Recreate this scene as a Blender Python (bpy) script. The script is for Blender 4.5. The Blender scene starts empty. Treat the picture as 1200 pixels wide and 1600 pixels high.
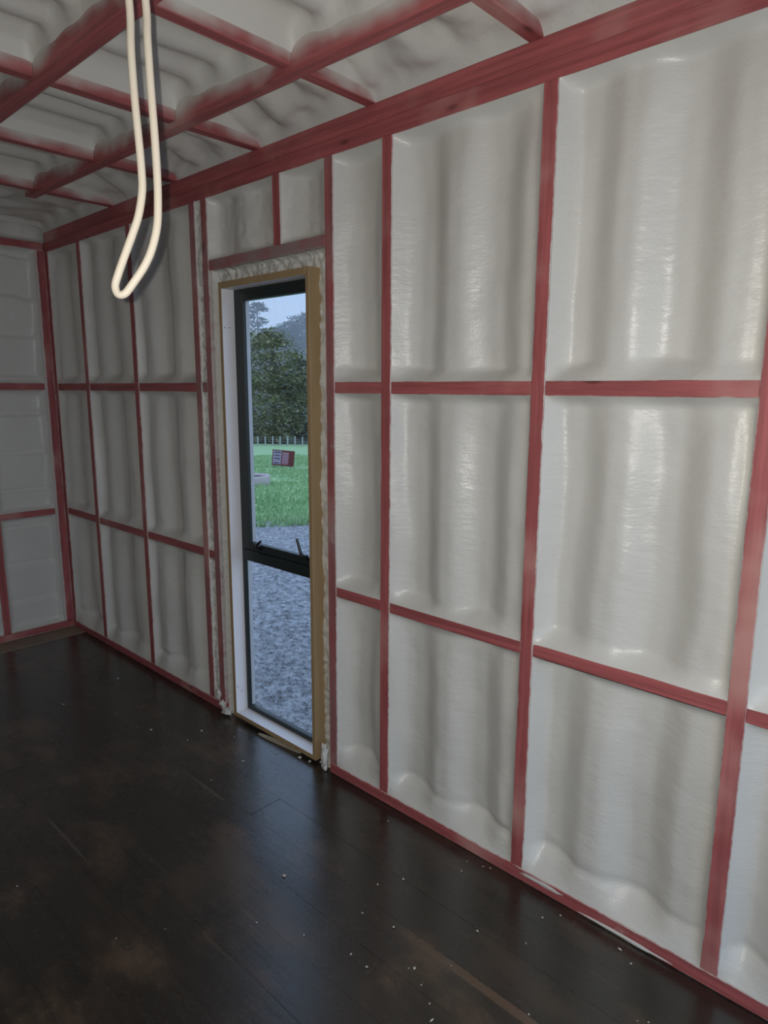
import bpy, bmesh, math, random
import numpy as np
from mathutils import Vector, Matrix, noise

random.seed(7)
SC = bpy.context.scene
COL = SC.collection

# ------------------------------------------------------------------ camera
F_PX = 1051.1
CAM = Vector((0.0, 1.7334, 1.582))
YAW, PITCH, ROLL = math.radians(46.902), math.radians(10.343), math.radians(0.28)
FW = Vector((math.cos(YAW) * math.cos(PITCH), -math.sin(YAW) * math.cos(PITCH), -math.sin(PITCH)))
_r = FW.cross(Vector((0, 0, 1))).normalized()
_u = _r.cross(FW)
RT = _r * math.cos(ROLL) + _u * math.sin(ROLL)
UP = -_r * math.sin(ROLL) + _u * math.cos(ROLL)
cd = bpy.data.cameras.new('camera')
cd.sensor_fit = 'HORIZONTAL'
cd.sensor_width = 36.0
cd.lens = F_PX * 36.0 / 1200.0
cd.clip_start = 0.02
cd.clip_end = 2000
cam = bpy.data.objects.new('camera', cd)
COL.objects.link(cam)
M = Matrix((RT, UP, -FW)).transposed().to_4x4()
M.translation = CAM
cam.matrix_world = M
SC.camera = cam

# ------------------------------------------------------------------ world: even dusk overcast
world = bpy.data.worlds.new('dusk_sky')
SC.world = world
world.use_nodes = True
wn = world.node_tree
wn.nodes.clear()
wo = wn.nodes.new('ShaderNodeOutputWorld')
wb = wn.nodes.new('ShaderNodeBackground')
tc = wn.nodes.new('ShaderNodeTexCoord')
mp = wn.nodes.new('ShaderNodeMapping')
mp.inputs['Scale'].default_value = (2.0, 2.0, 6.0)
nz = wn.nodes.new('ShaderNodeTexNoise')
nz.inputs['Scale'].default_value = 1.6
nz.inputs['Detail'].default_value = 5
cr = wn.nodes.new('ShaderNodeValToRGB')
cr.color_ramp.elements[0].position = 0.3
cr.color_ramp.elements[0].color = (0.40, 0.56, 0.86, 1)
cr.color_ramp.elements[1].position = 0.7
cr.color_ramp.elements[1].color = (0.56, 0.71, 0.93, 1)
wn.links.new(tc.outputs['Generated'], mp.inputs['Vector'])
wn.links.new(mp.outputs['Vector'], nz.inputs['Vector'])
wn.links.new(nz.outputs['Fac'], cr.inputs['Fac'])
wn.links.new(cr.outputs['Color'], wb.inputs['Color'])
wb.inputs['Strength'].default_value = 1.5
wn.links.new(wb.outputs['Background'], wo.inputs['Surface'])

# the phone's own torch, beside and above the lens (it throws the hose's hard shadow)
td = bpy.data.lights.new('phone_torch_offscreen', 'SPOT')
td.energy = 72
td.color = (1.0, 0.945, 0.87)
td.spot_size = math.radians(150)
td.spot_blend = 0.9
td.shadow_soft_size = 0.004
torch = bpy.data.objects.new('phone_torch_offscreen', td)
COL.objects.link(torch)
Mt = Matrix((RT, UP, -FW)).transposed().to_4x4()
Mt.translation = CAM - RT * 0.020 + UP * 0.010
torch.matrix_world = Mt

SC.view_settings.view_transform = 'Standard'
SC.view_settings.look = 'None'
SC.view_settings.gamma = 1
SC.view_settings.use_curve_mapping = False
SC.view_settings.exposure = 0.08


# ------------------------------------------------------------------ helpers
def tag(o, label=None, cat=None, group=None, kind=None):
    if label: o['label'] = label
    if cat: o['category'] = cat
    if group: o['group'] = group
    if kind: o['kind'] = kind
    return o


def link(name, me, mat=None, parent=None, loc=(0, 0, 0)):
    o = bpy.data.objects.new(name, me)
    COL.objects.link(o)
    o.location = loc
    if mat is not None and me is not None:
        me.materials.append(mat)
    if parent is not None:
        o.parent = parent
    return o


def empty(name, loc=(0, 0, 0)):
    o = bpy.data.objects.new(name, None)
    COL.objects.link(o)
    o.location = loc
    o.empty_display_size = 0.1
    return o


def bm_box(bm, x0, x1, y0, y1, z0, z1, bev=0.0, seg=1):
    vs = [bm.verts.new((x, y, z)) for x in (x0, x1) for y in (y0, y1) for z in (z0, z1)]
    idx = [(0, 1, 3, 2), (4, 6, 7, 5), (0, 4, 5, 1), (2, 3, 7, 6), (0, 2, 6, 4), (1, 5, 7, 3)]
    fs = [bm.faces.new([vs[i] for i in q]) for q in idx]
    if bev > 0:
        es = {e for f in fs for e in f.edges}
        bmesh.ops.bevel(bm, geom=list(es), offset=bev, segments=seg, affect='EDGES', clamp_overlap=True)


def box(name, x0, x1, y0, y1, z0, z1, mat, parent=None, bev=0.002, seg=1):
    cx, cy, cz = (x0 + x1) / 2, (y0 + y1) / 2, (z0 + z1) / 2
    bm = bmesh.new()
    bm_box(bm, x0 - cx, x1 - cx, y0 - cy, y1 - cy, z0 - cz, z1 - cz, bev, seg)
    bmesh.ops.recalc_face_normals(bm, faces=bm.faces)
    me = bpy.data.meshes.new(name)
    bm.to_mesh(me)
    bm.free()
    loc = Vector((cx, cy, cz))
    if parent is not None:
        loc = loc - Vector(parent.location)
    return link(name, me, mat, parent, loc)


def mesh_np(name, verts, faces, mat, parent=None, smooth=True):
    me = bpy.data.meshes.new(name)
    me.from_pydata([tuple(v) for v in verts], [], faces)
    if smooth:
        me.polygons.foreach_set('use_smooth', [True] * len(me.polygons))
    me.update()
    o = link(name, me, mat, parent)
    if parent is not None:
        o.location = -Vector(parent.location)
    return o


def tube(name, pts, rad, mat, parent=None, n=12, cap=True):
    pts = [Vector(p) for p in pts]
    # catmull-rom resample
    out = []
    for i in range(len(pts) - 1):
        p0 = pts[max(i - 1, 0)]; p1 = pts[i]; p2 = pts[i + 1]; p3 = pts[min(i + 2, len(pts) - 1)]
        for k in range(5):
            t = k / 5
            out.append(0.5 * ((2 * p1) + (-p0 + p2) * t + (2 * p0 - 5 * p1 + 4 * p2 - p3) * t * t + (-p0 + 3 * p1 - 3 * p2 + p3) * t ** 3))
    out.append(pts[-1])
    verts, faces = [], []
    ref = None
    for i, p in enumerate(out):
        t = (out[min(i + 1, len(out) - 1)] - out[max(i - 1, 0)]).normalized()
        if ref is None:
            ref = t.orthogonal().normalized()
        ref = (ref - t * ref.dot(t)).normalized()
        b = t.cross(ref)
        for k in range(n):
            a = 2 * math.pi * k / n
            verts.append(p + (ref * math.cos(a) + b * math.sin(a)) * rad)
    for i in range(len(out) - 1):
        for k in range(n):
            faces.append((i * n + k, i * n + (k + 1) % n, (i + 1) * n + (k + 1) % n, (i + 1) * n + k))
    if cap:
        faces.append(tuple(range(n))[::-1])
        faces.append(tuple(range((len(out) - 1) * n, len(out) * n)))
    return mesh_np(name, verts, faces, mat, parent)


def fbm(x, y, z, oct=3):
    return noise.fractal(Vector((x, y, z)), 1.0, 2.0, oct, noise_basis='PERLIN_ORIGINAL')


def sstep(t):
    t = min(max(t, 0.0), 1.0)
    return t * t * (3 - 2 * t)


# ------------------------------------------------------------------ materials
def newmat(name):
    m = bpy.data.materials.new(name)
    m.use_nodes = True
    nt = m.node_tree
    b = nt.nodes['Principled BSDF']
    return m, nt, b


def nd(nt, typ, **kw):
    n = nt.nodes.new(typ)
    for k, v in kw.items():
        setattr(n, k, v)
    return n


def math_n(nt, op, a, b=None, c=None, clamp=False):
    n = nt.nodes.new('ShaderNodeMath')
    n.operation = op
    n.use_clamp = clamp
    for i, v in enumerate((a, b, c)):
        if v is None: continue
        if isinstance(v, (int, float)):
            n.inputs[i].default_value = v
        else:
            nt.links.new(v, n.inputs[i])
    return n.outputs[0]


def mixc(nt, fac, a, b):
    n = nt.nodes.new('ShaderNodeMix')
    n.data_type = 'RGBA'
    for i, v in ((0, fac), (6, a), (7, b)):
        if isinstance(v, (int, float)):
            n.inputs[i].default_value = v
        elif isinstance(v, tuple):
            n.inputs[i].default_value = (*v, 1)
        else:
            nt.links.new(v, n.inputs[i])
    return n.outputs[2]


def noise_n(nt, vec, scale, detail=3, rough=0.55, out='Fac'):
    n = nt.nodes.new('ShaderNodeTexNoise')
    n.inputs['Scale'].default_value = scale
    n.inputs['Detail'].default_value = detail
    n.inputs['Roughness'].default_value = rough
    nt.links.new(vec, n.inputs['Vector'])
    return n.outputs[out]


def mapping(nt, vec, scale):
    n = nt.nodes.new('ShaderNodeMapping')
    n.inputs['Scale'].default_value = scale
    nt.links.new(vec, n.inputs['Vector'])
    return n.outputs['Vector']


def objcoord(nt, rand=True):
    t = nt.nodes.new('ShaderNodeTexCoord')
    v = t.outputs['Object']
    if not rand:
        return v, v
    oi = nt.nodes.new('ShaderNodeObjectInfo')
    k = math_n(nt, 'MULTIPLY', oi.outputs['Random'], 57.0)
    a = nt.nodes.new('ShaderNodeVectorMath')
    a.operation = 'ADD'
    nt.links.new(v, a.inputs[0])
    nt.links.new(k, a.inputs[1])
    return v, a.outputs[0]


def ramp01(nt, v, lo, hi):
    n = nt.nodes.new('ShaderNodeMapRange')
    n.interpolation_type = 'SMOOTHSTEP'
    n.inputs['From Min'].default_value = lo
    n.inputs['From Max'].default_value = hi
    nt.links.new(v, n.inputs['Value'])
    return n.outputs['Result']


def bump(nt, bsdf, h, strength, dist, prev=None):
    b = nt.nodes.new('ShaderNodeBump')
    b.inputs['Strength'].default_value = strength
    b.inputs['Distance'].default_value = dist
    nt.links.new(h, b.inputs['Height'])
    if prev is not None:
        nt.links.new(prev, b.inputs['Normal'])
    nt.links.new(b.outputs['Normal'], bsdf.inputs['Normal'])
    return b.outputs['Normal']


def plain(name, col, rough=0.5, metal=0.0, var=0.12, scale=20):
    m, nt, b = newmat(name)
    _, v = objcoord(nt)
    n = noise_n(nt, v, scale, 4)
    c = mixc(nt, n, tuple(x * (1 - var) for x in col), tuple(min(1, x * (1 + var)) for x in col))
    nt.links.new(c, b.inputs['Base Color'])
    b.inputs['Roughness'].default_value = rough
    b.inputs['Metallic'].default_value = metal
    return m


FOAMC = (0.69, 0.695, 0.655)


def foam_mat(name, ripple, col=FOAMC, rough=0.36, bstr=0.36):
    m, nt, b = newmat(name)
    v, _ = objcoord(nt, False)
    big = noise_n(nt, v, 3.0, 3)
    c = mixc(nt, big, tuple(x * 0.9 for x in col), tuple(x * 1.06 for x in col))
    nt.links.new(c, b.inputs['Base Color'])
    mr = noise_n(nt, v, 5.0, 2)
    nt.links.new(math_n(nt, 'MULTIPLY_ADD', mr, 0.3, rough - 0.15), b.inputs['Roughness'])
    r1 = noise_n(nt, mapping(nt, v, ripple), 1.0, 4, 0.6)
    r2 = noise_n(nt, v, 140.0, 2)
    h = math_n(nt, 'MULTIPLY_ADD', r2, 0.25, r1)
    bump(nt, b, h, bstr, 0.006)
    return m


M_FOAM = foam_mat('sprayed_foam', (24, 24, 62))
M_FOAM_END = foam_mat('sprayed_foam_end', (40, 14, 50))
M_FOAM_ROOF = foam_mat('sprayed_foam_roof', (60, 14, 40), FOAMC, 0.45)
M_FOAM_WB = foam_mat('sprayed_foam_eaves', (40, 20, 40), FOAMC, 0.45)
M_FOAM_ROUGH = foam_mat('sprayed_foam_rough', (45, 45, 45), FOAMC, 0.6, 0.9)


def timber(name, long_axis, across, red=(0.375, 0.085, 0.087), over=0.0, grey=0.0, side=False, edge=True):
    """pink-red treated framing timber; over = specks of foam overspray, side = the upper sides coated in foam"""
    red = (red[0] * 1.12, red[1] * 1.3, red[2] * 1.3)
    m, nt, b = newmat(name)
    v0, v = objcoord(nt)
    sc = [55.0, 55.0, 55.0]
    sc['xyz'.index(long_axis)] = 2.2
    g = noise_n(nt, mapping(nt, v, tuple(sc)), 1.0, 4, 0.65)
    c = mixc(nt, ramp01(nt, g, 0.3, 0.75), tuple(x * 0.72 for x in red), tuple(min(1, x * 1.18) for x in red))
    blot = noise_n(nt, v, 2.6, 3)
    c = mixc(nt, ramp01(nt, blot, 0.52, 0.74), c, (red[0] * 1.3, red[1] * 2.5, red[2] * 2.2))
    # knots
    vo = nt.nodes.new('ShaderNodeTexVoronoi')
    ks = [9.0, 9.0, 9.0]
    ks['xyz'.index(long_axis)] = 3.2
    nt.links.new(mapping(nt, v, tuple(ks)), vo.inputs['Vector'])
    vo.inputs['Scale'].default_value = 1.0
    k = ramp01(nt, vo.outputs['Distance'], 0.13, 0.04)
    c = mixc(nt, math_n(nt, 'MULTIPLY', k, 0.75), c, (0.07, 0.014, 0.014))
    if grey:
        gn = noise_n(nt, v, 3.5, 3)
        c = mixc(nt, math_n(nt, 'MULTIPLY', ramp01(nt, gn, 0.3, 0.6), grey), c, (0.30, 0.27, 0.265))
    sx = nt.nodes.new('ShaderNodeSeparateXYZ')
    nt.links.new(v0, sx.inputs[0])
    fn = noise_n(nt, v, 30.0, 4, 0.6)
    fn2 = noise_n(nt, v, 7.0, 3, 0.6)
    msk = None
    if edge:
        a = math_n(nt, 'ABSOLUTE', sx.outputs['XYZ'.index(across.upper())])
        e = math_n(nt, 'MULTIPLY_ADD', fn, 0.008, a)
        e = math_n(nt, 'MULTIPLY_ADD', fn2, 0.007, e)
        msk = ramp01(nt, e, 0.0265, 0.0305)
        msk = math_n(nt, 'MULTIPLY', msk, 0.8)
    if over:
        o = ramp01(nt, fn2, 0.72 - over * 0.25, 0.85 - over * 0.2)
        o = math_n(nt, 'MULTIPLY', o, 0.7)
        msk = o if msk is None else math_n(nt, 'MAXIMUM', msk, o)
    if side:
        fn3 = noise_n(nt, v, 3.2, 3, 0.6)
        s = math_n(nt, 'MULTIPLY_ADD', fn3, 0.17, sx.outputs['Z'])
        s = math_n(nt, 'MULTIPLY_ADD', fn2, 0.03, s)
        s = ramp01(nt, s, 0.05, 0.125)
        # the underside stays mostly bare
        gm = nt.nodes.new('ShaderNodeNewGeometry')
        sn = nt.nodes.new('ShaderNodeSeparateXYZ')
        nt.links.new(gm.outputs['True Normal'], sn.inputs[0])
        s = math_n(nt, 'MULTIPLY', s, ramp01(nt, sn.outputs['Z'], -0.9, -0.3))
        msk = s if msk is None else math_n(nt, 'MAXIMUM', msk, s)
    if msk is not None:
        c = mixc(nt, msk, c, tuple(x * 0.93 for x in FOAMC))
    nt.links.new(c, b.inputs['Base Color'])
    b.inputs['Roughness'].default_value = 0.55
    bump(nt, b, g, 0.35, 0.002)
    return m


T_STUD = timber('pink_timber_upright', 'z', 'x', over=0.05)
T_STUD_OVER = timber('pink_timber_upright_oversprayed', 'z', 'x', over=0.3, grey=0.35)
T_STUD_END = timber('pink_timber_upright_end', 'z', 'y', over=0.1)
T_NOG = timber('pink_timber_level', 'x', 'z')
T_NOG_END = timber('pink_timber_level_end', 'y', 'z')
T_LINTEL = timber('pink_timber_lintel', 'x', 'z', over=0.25, grey=0.75)
T_PLATE = timber('pink_timber_plate', 'x', 'z', over=0.22)
T_TOP = timber('pink_timber_top', 'x', 'z', edge=False)
T_RIB = timber('pink_timber_ribbon', 'x', 'z', edge=False, over=0.1)
T_BEAM = timber('pink_timber_beam', 'x', 'y', edge=False, side=True)
T_JOIST = timber('pink_timber_joist', 'y', 'x', edge=False, side=True)

M_STEEL = plain('corrugated_steel', (0.12, 0.15, 0.16), 0.5, 0.3)
M_ALU = plain('dark_green_aluminium', (0.012, 0.020, 0.019), 0.38, 0.0, 0.1)
M_BLACK = plain('black_plastic', (0.006, 0.006, 0.008), 0.4)
M_WHITE = plain('white_primer', (0.80, 0.79, 0.80), 0.5, 0, 0.03, 8)
M_HOSE = plain('cream_plastic', (0.66, 0.60, 0.485), 0.6, 0, 0.03, 6)


def pine_mat():
    m, nt, b = newmat('bare_pine')
    v0, v = objcoord(nt)
    g = noise_n(nt, mapping(nt, v, (40, 40, 3)), 1.0, 4, 0.6)
    c = mixc(nt, g, (0.30, 0.205, 0.105), (0.48, 0.35, 0.19))
    nt.links.new(c, b.inputs['Base Color'])
    b.inputs['Roughness'].default_value = 0.55
    bump(nt, b, g, 0.2, 0.001)
    return m


M_PINE = pine_mat()


def floor_mat():
    m, nt, b = newmat('dark_stained_floor')
    t = nt.nodes.new('ShaderNodeTexCoord')
    geo = nt.nodes.new('ShaderNodeNewGeometry')
    p = geo.outputs['Position']
    oi = nt.nodes.new('ShaderNodeObjectInfo')
    g = noise_n(nt, mapping(nt, p, (2.0, 60, 1)), 1.0, 4, 0.6)
    big = noise_n(nt, mapping(nt, p, (1.3, 2.4, 1)), 1.0, 4, 0.62)
    fine = noise_n(nt, p, 45.0, 4, 0.7)
    c = mixc(nt, g, (0.012, 0.0105, 0.008), (0.029, 0.0235, 0.0175))
    c = mixc(nt, math_n(nt, 'MULTIPLY', ramp01(nt, big, 0.48, 0.72), 0.6), c, (0.095, 0.062, 0.040))
    c = mixc(nt, math_n(nt, 'MULTIPLY', ramp01(nt, fine, 0.55, 0.8), 0.35), c, (0.11, 0.092, 0.075))
    # long pale scratches along the boards
    sv = noise_n(nt, mapping(nt, p, (1.1, 34, 1)), 1.0, 2, 0.4)
    s = ramp01(nt, sv, 0.66, 0.74)
    c = mixc(nt, math_n(nt, 'MULTIPLY', s, 0.5), c, (0.13, 0.10, 0.07))
    # one worn bare streak
    sx = nt.nodes.new('ShaderNodeSeparateXYZ')
    nt.links.new(p, sx.inputs[0])
    wob = math_n(nt, 'MULTIPLY_ADD', fine, 0.012, sx.outputs['Y'])
    a = math_n(nt, 'ABSOLUTE', math_n(nt, 'SUBTRACT', wob, 0.423))
    s2 = math_n(nt, 'MULTIPLY', ramp01(nt, a, 0.016, 0.010), ramp01(nt, sx.outputs['X'], 1.25, 0.85))
    c = mixc(nt, math_n(nt, 'MULTIPLY', s2, 0.8), c, (0.135, 0.085, 0.052))
    wr = ramp01(nt, noise_n(nt, mapping(nt, p, (2.2, 3.2, 1)), 1.0, 5, 0.65), 0.5, 0.72)
    c = mixc(nt, math_n(nt, 'MULTIPLY', wr, 0.7), c, (0.125, 0.08, 0.05))
    # per board tone
    k = math_n(nt, 'MULTIPLY_ADD', oi.outputs['Random'], 0.25, 0.0)
    c = mixc(nt, k, c, (0.012, 0.010, 0.008))
    nt.links.new(c, b.inputs['Base Color'])
    rr = math_n(nt, 'MULTIPLY_ADD', fine, 0.12, 0.12)
    rr = math_n(nt, 'MULTIPLY_ADD', big, 0.18, rr)
    nt.links.new(rr, b.inputs['Roughness'])
    b.inputs['Specular IOR Level'].default_value = 0.95
    h = math_n(nt, 'MULTIPLY_ADD', big, 2.0, g)
    bump(nt, b, h, 0.22, 0.002)
    return m


M_FLOOR = floor_mat()
M_EDGE = plain('raw_brown_board', (0.25, 0.195, 0.145), 0.7, 0, 0.25, 12)


def glass_mat():
    m, nt, b = newmat('window_glass')
    nt.nodes.remove(b)
    out = nt.nodes['Material Output']
    tr = nt.nodes.new('ShaderNodeBsdfTransparent')
    tr.inputs['Color'].default_value = (0.93, 0.96, 0.98, 1)
    gl = nt.nodes.new('ShaderNodeBsdfGlossy')
    gl.inputs['Roughness'].default_value = 0.02
    lw_ = nt.nodes.new('ShaderNodeLayerWeight')
    lw_.inputs['Blend'].default_value = 0.5
    fac = math_n(nt, 'MULTIPLY_ADD', math_n(nt, 'POWER', lw_.outputs['Facing'], 5.0), 0.9, 0.035)
    mx = nt.nodes.new('ShaderNodeMixShader')
    nt.links.new(fac, mx.inputs[0])
    nt.links.new(tr.outputs[0], mx.inputs[1])
    nt.links.new(gl.outputs[0], mx.inputs[2])
    nt.links.new(mx.outputs[0], out.inputs['Surface'])
    return m


M_GLASS = glass_mat()

# ------------------------------------------------------------------ key measurements (metres)
X_END = 4.478            # face of the end wall framing
X_OPEN = -1.35           # open container doors behind the viewer
Y_LEFT = 2.20
N2 = (1.566, 1.608)
N1 = (0.776, 0.815)
BP = 0.046
TP = (2.393, 2.446)
RIB = (2.446, 2.508)
STEEL_Y = -0.125
WX0, WX1, WZ0, WZ1 = 2.015, 2.617, 0.014, 2.035    # outside of the timber window liner


def corr(a, pitch=0.278, ph=0.033, w=0.19):
    """softened trapezoid corrugation, 0 (near the room) .. 1 (far)"""
    t = ((a - ph) / pitch + 0.5) % 1.0 - 0.5
    if abs(t) < w: return sstep((t + w) / (2 * w))
    if t > 0.5 - w: return 1.0 - sstep((t - 0.5 + w) / (2 * w))
    if t < -0.5 + w: return 1.0 - sstep((t + 0.5 + w) / (2 * w))
    return 1.0 if t > 0 else 0.0


def foam_grid(name, parent, a0, a1, b0, b1, place, depth, mat, fil=(0.03, 0.03, 0.05, 0.02), lip=0.004, step=0.011, seed=0, rough=0.0, lips=None, ex=(2.2, 2.2, 2.2, 2.2)):
    """one bay of sprayed foam: recess = depth(a,b), curling up to the framing at the four edges"""
    def axis(lo, hi):
        n = max(4, int((hi - lo) / step))
        t = np.linspace(0, 1, n + 1)
        t = t - 0.09 * np.sin(2 * np.pi * t) / (2 * np.pi) * 4 * 0.5
        return lo + (hi - lo) * t
    A, B = axis(a0, a1), axis(b0, b1)
    verts = []
    for b in B:
        for a in A:
            wob = fbm(a * 4 + seed, b * 4, seed * 1.7, 2) * 0.25
            d = depth(a, b)
            nzv = fbm(a * 5 + seed * 3, b * 3, seed, 3) * 0.007 + fbm(a * 22, b * 30 + seed, seed, 2) * 0.0012
            if rough:
                nzv += fbm(a * 40 + seed, b * 28, seed * 2.0, 3) * rough
            d += nzv
            for i_, (dist, w) in enumerate(((a - a0, fil[0]), (a1 - a, fil[1]), (b - b0, fil[2]), (b1 - b, fil[3]))):
                if w <= 0: continue
                w = max(w * (1 + wob * 1.6), 0.004)
                if dist < w:
                    k_ = (1 - dist / w) ** ex[i_]
                    d = d * (1 - k_) + (lips[i_] if lips else lip) * k_
            if rough: d += fbm(a * 60, b * 60, seed, 2) * rough * 0.4
            verts.append(place(a, b, max(d, 0.0015)))
    nA, nB = len(A), len(B)
    faces = []
    for j in range(nB - 1):
        for i in range(nA - 1):
            q = (j * nA + i, j * nA + i + 1, (j + 1) * nA + i + 1, (j + 1) * nA + i)
            faces.append(q)
    o = mesh_np(name, verts, faces, mat, parent)
    return o


# ------------------------------------------------------------------ floor
fl = box('floor', X_OPEN, X_END + 0.13, -0.13, Y_LEFT + 0.1, -0.24, -0.022, M_EDGE, None, 0)
tag(fl, 'dark stained timber board floor of the container', None, None, 'structure')
ys = [-0.09] + [-0.02 + 0.14 * k for k in range(17)]
ys = [min(y, Y_LEFT) for y in ys]
joints = {3: [1.93], 7: [2.9], 10: [0.3]}
for k in range(len(ys) - 1):
    if ys[k + 1] - ys[k] < 0.03: continue
    cuts = [X_OPEN] + sorted(joints.get(k, [])) + [4.31]
    for c in range(len(cuts) - 1):
        dz = random.uniform(-0.0006, 0.0)
        box('plank', cuts[c] + 0.0008, cuts[c + 1] - 0.0008, ys[k] + 0.0001, ys[k + 1] - 0.0001, -0.022, dz, M_FLOOR, fl, 0.0004)
tr = box('trim_1', 4.312, X_END + 0.05, -0.02, Y_LEFT, -0.022, 0.004, M_EDGE, None, 0.002)
tag(tr, 'raw brown board along the foot of the end wall', None, None, 'structure')

# ------------------------------------------------------------------ right wall
def strip_sheet(name, segs, place, mat):
    verts, faces = [], []
    for (a0, a1, b0, b1) in segs:
        n = max(2, int((a1 - a0) / 0.03))
        base = len(verts)
        for i in range(n + 1):
            a = a0 + (a1 - a0) * i / n
            d = 0.03 * corr(a)
            for b in (b0, b1):
                verts.append(place(a, b, d))
        for i in range(n):
            q = base + 2 * i
            faces.append((q, q + 2, q + 3, q + 1))
    return mesh_np(name, verts, faces, mat, None, False)


wall_r = strip_sheet('wall_right', [(X_OPEN, WX0, -0.24, 2.72), (WX1 + 0.11, 4.62, -0.24, 2.72), (WX0, WX1 + 0.11, WZ1 + 0.06, 2.72), (WX0, WX1 + 0.11, -0.24, WZ0 - 0.02)],
                     lambda a, b, d: (a, STEEL_Y - d, b), M_STEEL)
tag(wall_r, 'long container wall of pink timber framing filled with white spray foam', None, None, 'structure')

SB = 0.09
HB = 0.0225
studs = [(3.999, T_STUD), (3.406, T_STUD), (2.806, T_STUD_OVER), (2.711, T_STUD_OVER), (1.902, T_STUD_OVER), (1.6175, T_STUD),
         (1.021, T_STUD), (0.422, T_STUD), (-0.178, T_STUD), (-0.778, T_STUD)]
for x, m in studs:
    box('stud', x - HB, x + HB, -SB, 0, BP, TP[0], m, wall_r, 0.002)
box('stud', 4.432, 4.476, -SB, 0, BP, TP[0], T_STUD, wall_r, 0.002)
box('stud', X_OPEN, X_OPEN + 0.045, -SB, 0, BP, TP[0], T_STUD, wall_r, 0.002)
box('bottom_plate', 2.689, X_END, -SB, 0.0, 0.001, BP, T_PLATE, wall_r, 0.003)
box('bottom_plate', X_OPEN, 1.925, -SB, 0.0, 0.001, BP, T_PLATE, wall_r, 0.003)
box('top_plate', X_OPEN, X_END, -SB, 0.0, TP[0], TP[1], T_TOP, wall_r, 0.003)
box('ribbon_board', X_OPEN, X_END, -SB, -0.004, RIB[0] + 0.001, RIB[1], T_RIB, wall_r, 0.003)
bays = [(4.0215, 4.432), (3.4285, 3.9765), (2.8285, 3.3835), (1.640, 1.8795), (1.0435, 1.595), (0.4445, 0.9985), (-0.1555, 0.3995), (-0.7555, -0.2005), (X_OPEN + 0.045, -0.8005)]
rows = [(BP, N1[0]), (N1[1], N2[0]), (N2[1], TP[0])]
sd = 1
for i, (a0, a1) in enumerate(bays):
    j = random.uniform(-0.003, 0.003)
    box('noggin', a0, a1, -SB, -0.003, N1[0] + j, N1[1] + j, T_NOG, wall_r, 0.002)
    j = random.uniform(-0.003, 0.003)
    box('noggin', a0, a1, -SB, -0.003, N2[0], N2[1], T_NOG, wall_r, 0.002)
    for k, (b0, b1) in enumerate(rows):
        sd += 1.37
        base = random.uniform(0.042, 0.050)
        amp = random.uniform(0.038, 0.048)
        s0 = sd
        def dep(a, b, base=base, amp=amp, s0=s0, b0=b0, b1=b1):
            w = a + 0.02 * fbm(a * 1.3, b * 2.0, s0, 2)
            fade = 0.55 + 0.45 * sstep((b1 - b) / 0.22)
            crease = 0.011 * math.exp(-((b - b0 - 0.085) / 0.016) ** 2) * (0.5 + fbm(a * 5, s0, 0, 2)) if b0 < 0.1 else 0.0
            return base + amp * (corr(w) - 0.5) * fade + crease
        foam_grid('foam_panel', wall_r, a0 - 0.001, a1 + 0.001, b0 - 0.001, b1 + 0.001, lambda a, b, d: (a, -d, b), dep,
                  M_FOAM, fil=(0.035, 0.05, 0.08 if k == 0 else 0.05, 0.035), lip=0.004, seed=sd, ex=(2.2, 1.8, 0.95 if k == 0 else 1.1, 2.2))
# short noggin and foam between the doubled studs beside the window
box('noggin', 2.7335, 2.7835, -SB, -0.003, N1[0], N1[1], T_NOG, wall_r, 0.002)
box('noggin', 2.7335, 2.7835, -SB, -0.003, N2[0], N2[1], T_STUD_OVER, wall_r, 0.002)
for b0, b1 in rows:
    sd += 1
    foam_grid('foam_strip', wall_r, 2.7325, 2.7845, b0, b1, lambda a, b, d: (a, -d, b), lambda a, b: 0.013, M_FOAM_ROUGH,
              fil=(0.012, 0.012, 0.02, 0.02), lip=0.002, step=0.006, seed=sd, rough=0.012)
# lintel, cripple stud and the foam above and around the window
box('lintel', 1.9245, 2.6885, -SB, -0.002, 2.093, 2.135, T_LINTEL, wall_r, 0.002)
box('cripple_stud', 2.176, 2.226, -SB, 0.0, 2.135, TP[0], T_STUD, wall_r, 0.002)
for a0, a1 in ((1.9245, 2.176), (2.226, 2.6885)):
    sd += 1
    foam_grid('foam_panel', wall_r, a0 - 0.001, a1 + 0.001, 2.134, TP[0] + 0.001, lambda a, b, d: (a, -d, b),
              lambda a, b: 0.042 + 0.03 * (corr(a) - 0.5), M_FOAM, fil=(0.03, 0.045, 0.03, 0.03), seed=sd, rough=0.004)
flat = lambda a, b: 0.055
sd += 1
foam_grid('foam_strip', wall_r, 1.9245, WX0 + 0.001, 0.0, WZ1 + 0.001, lambda a, b, d: (a, -d, b), flat, M_FOAM_ROUGH,
          fil=(0.012, 0, 0.03, 0), lip=0.02, step=0.008, seed=sd, rough=0.010)
foam_grid('foam_strip', wall_r, WX1 - 0.001, 2.6885, 0.0, WZ1 + 0.001, lambda a, b, d: (a, -d, b), lambda a, b: 0.048, M_FOAM_ROUGH,
          fil=(0, 0.012, 0.03, 0), lip=0.02, step=0.009, seed=sd + 4, rough=0.013)
foam_grid('foam_strip', wall_r, 1.9245, 2.6885, WZ1 - 0.001, 2.094, lambda a, b, d: (a, -d, b), lambda a, b: 0.05, M_FOAM_ROUGH,
          fil=(0.012, 0.012, 0, 0.012), lip=0.02, step=0.008, seed=sd + 9, rough=0.016)


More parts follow.
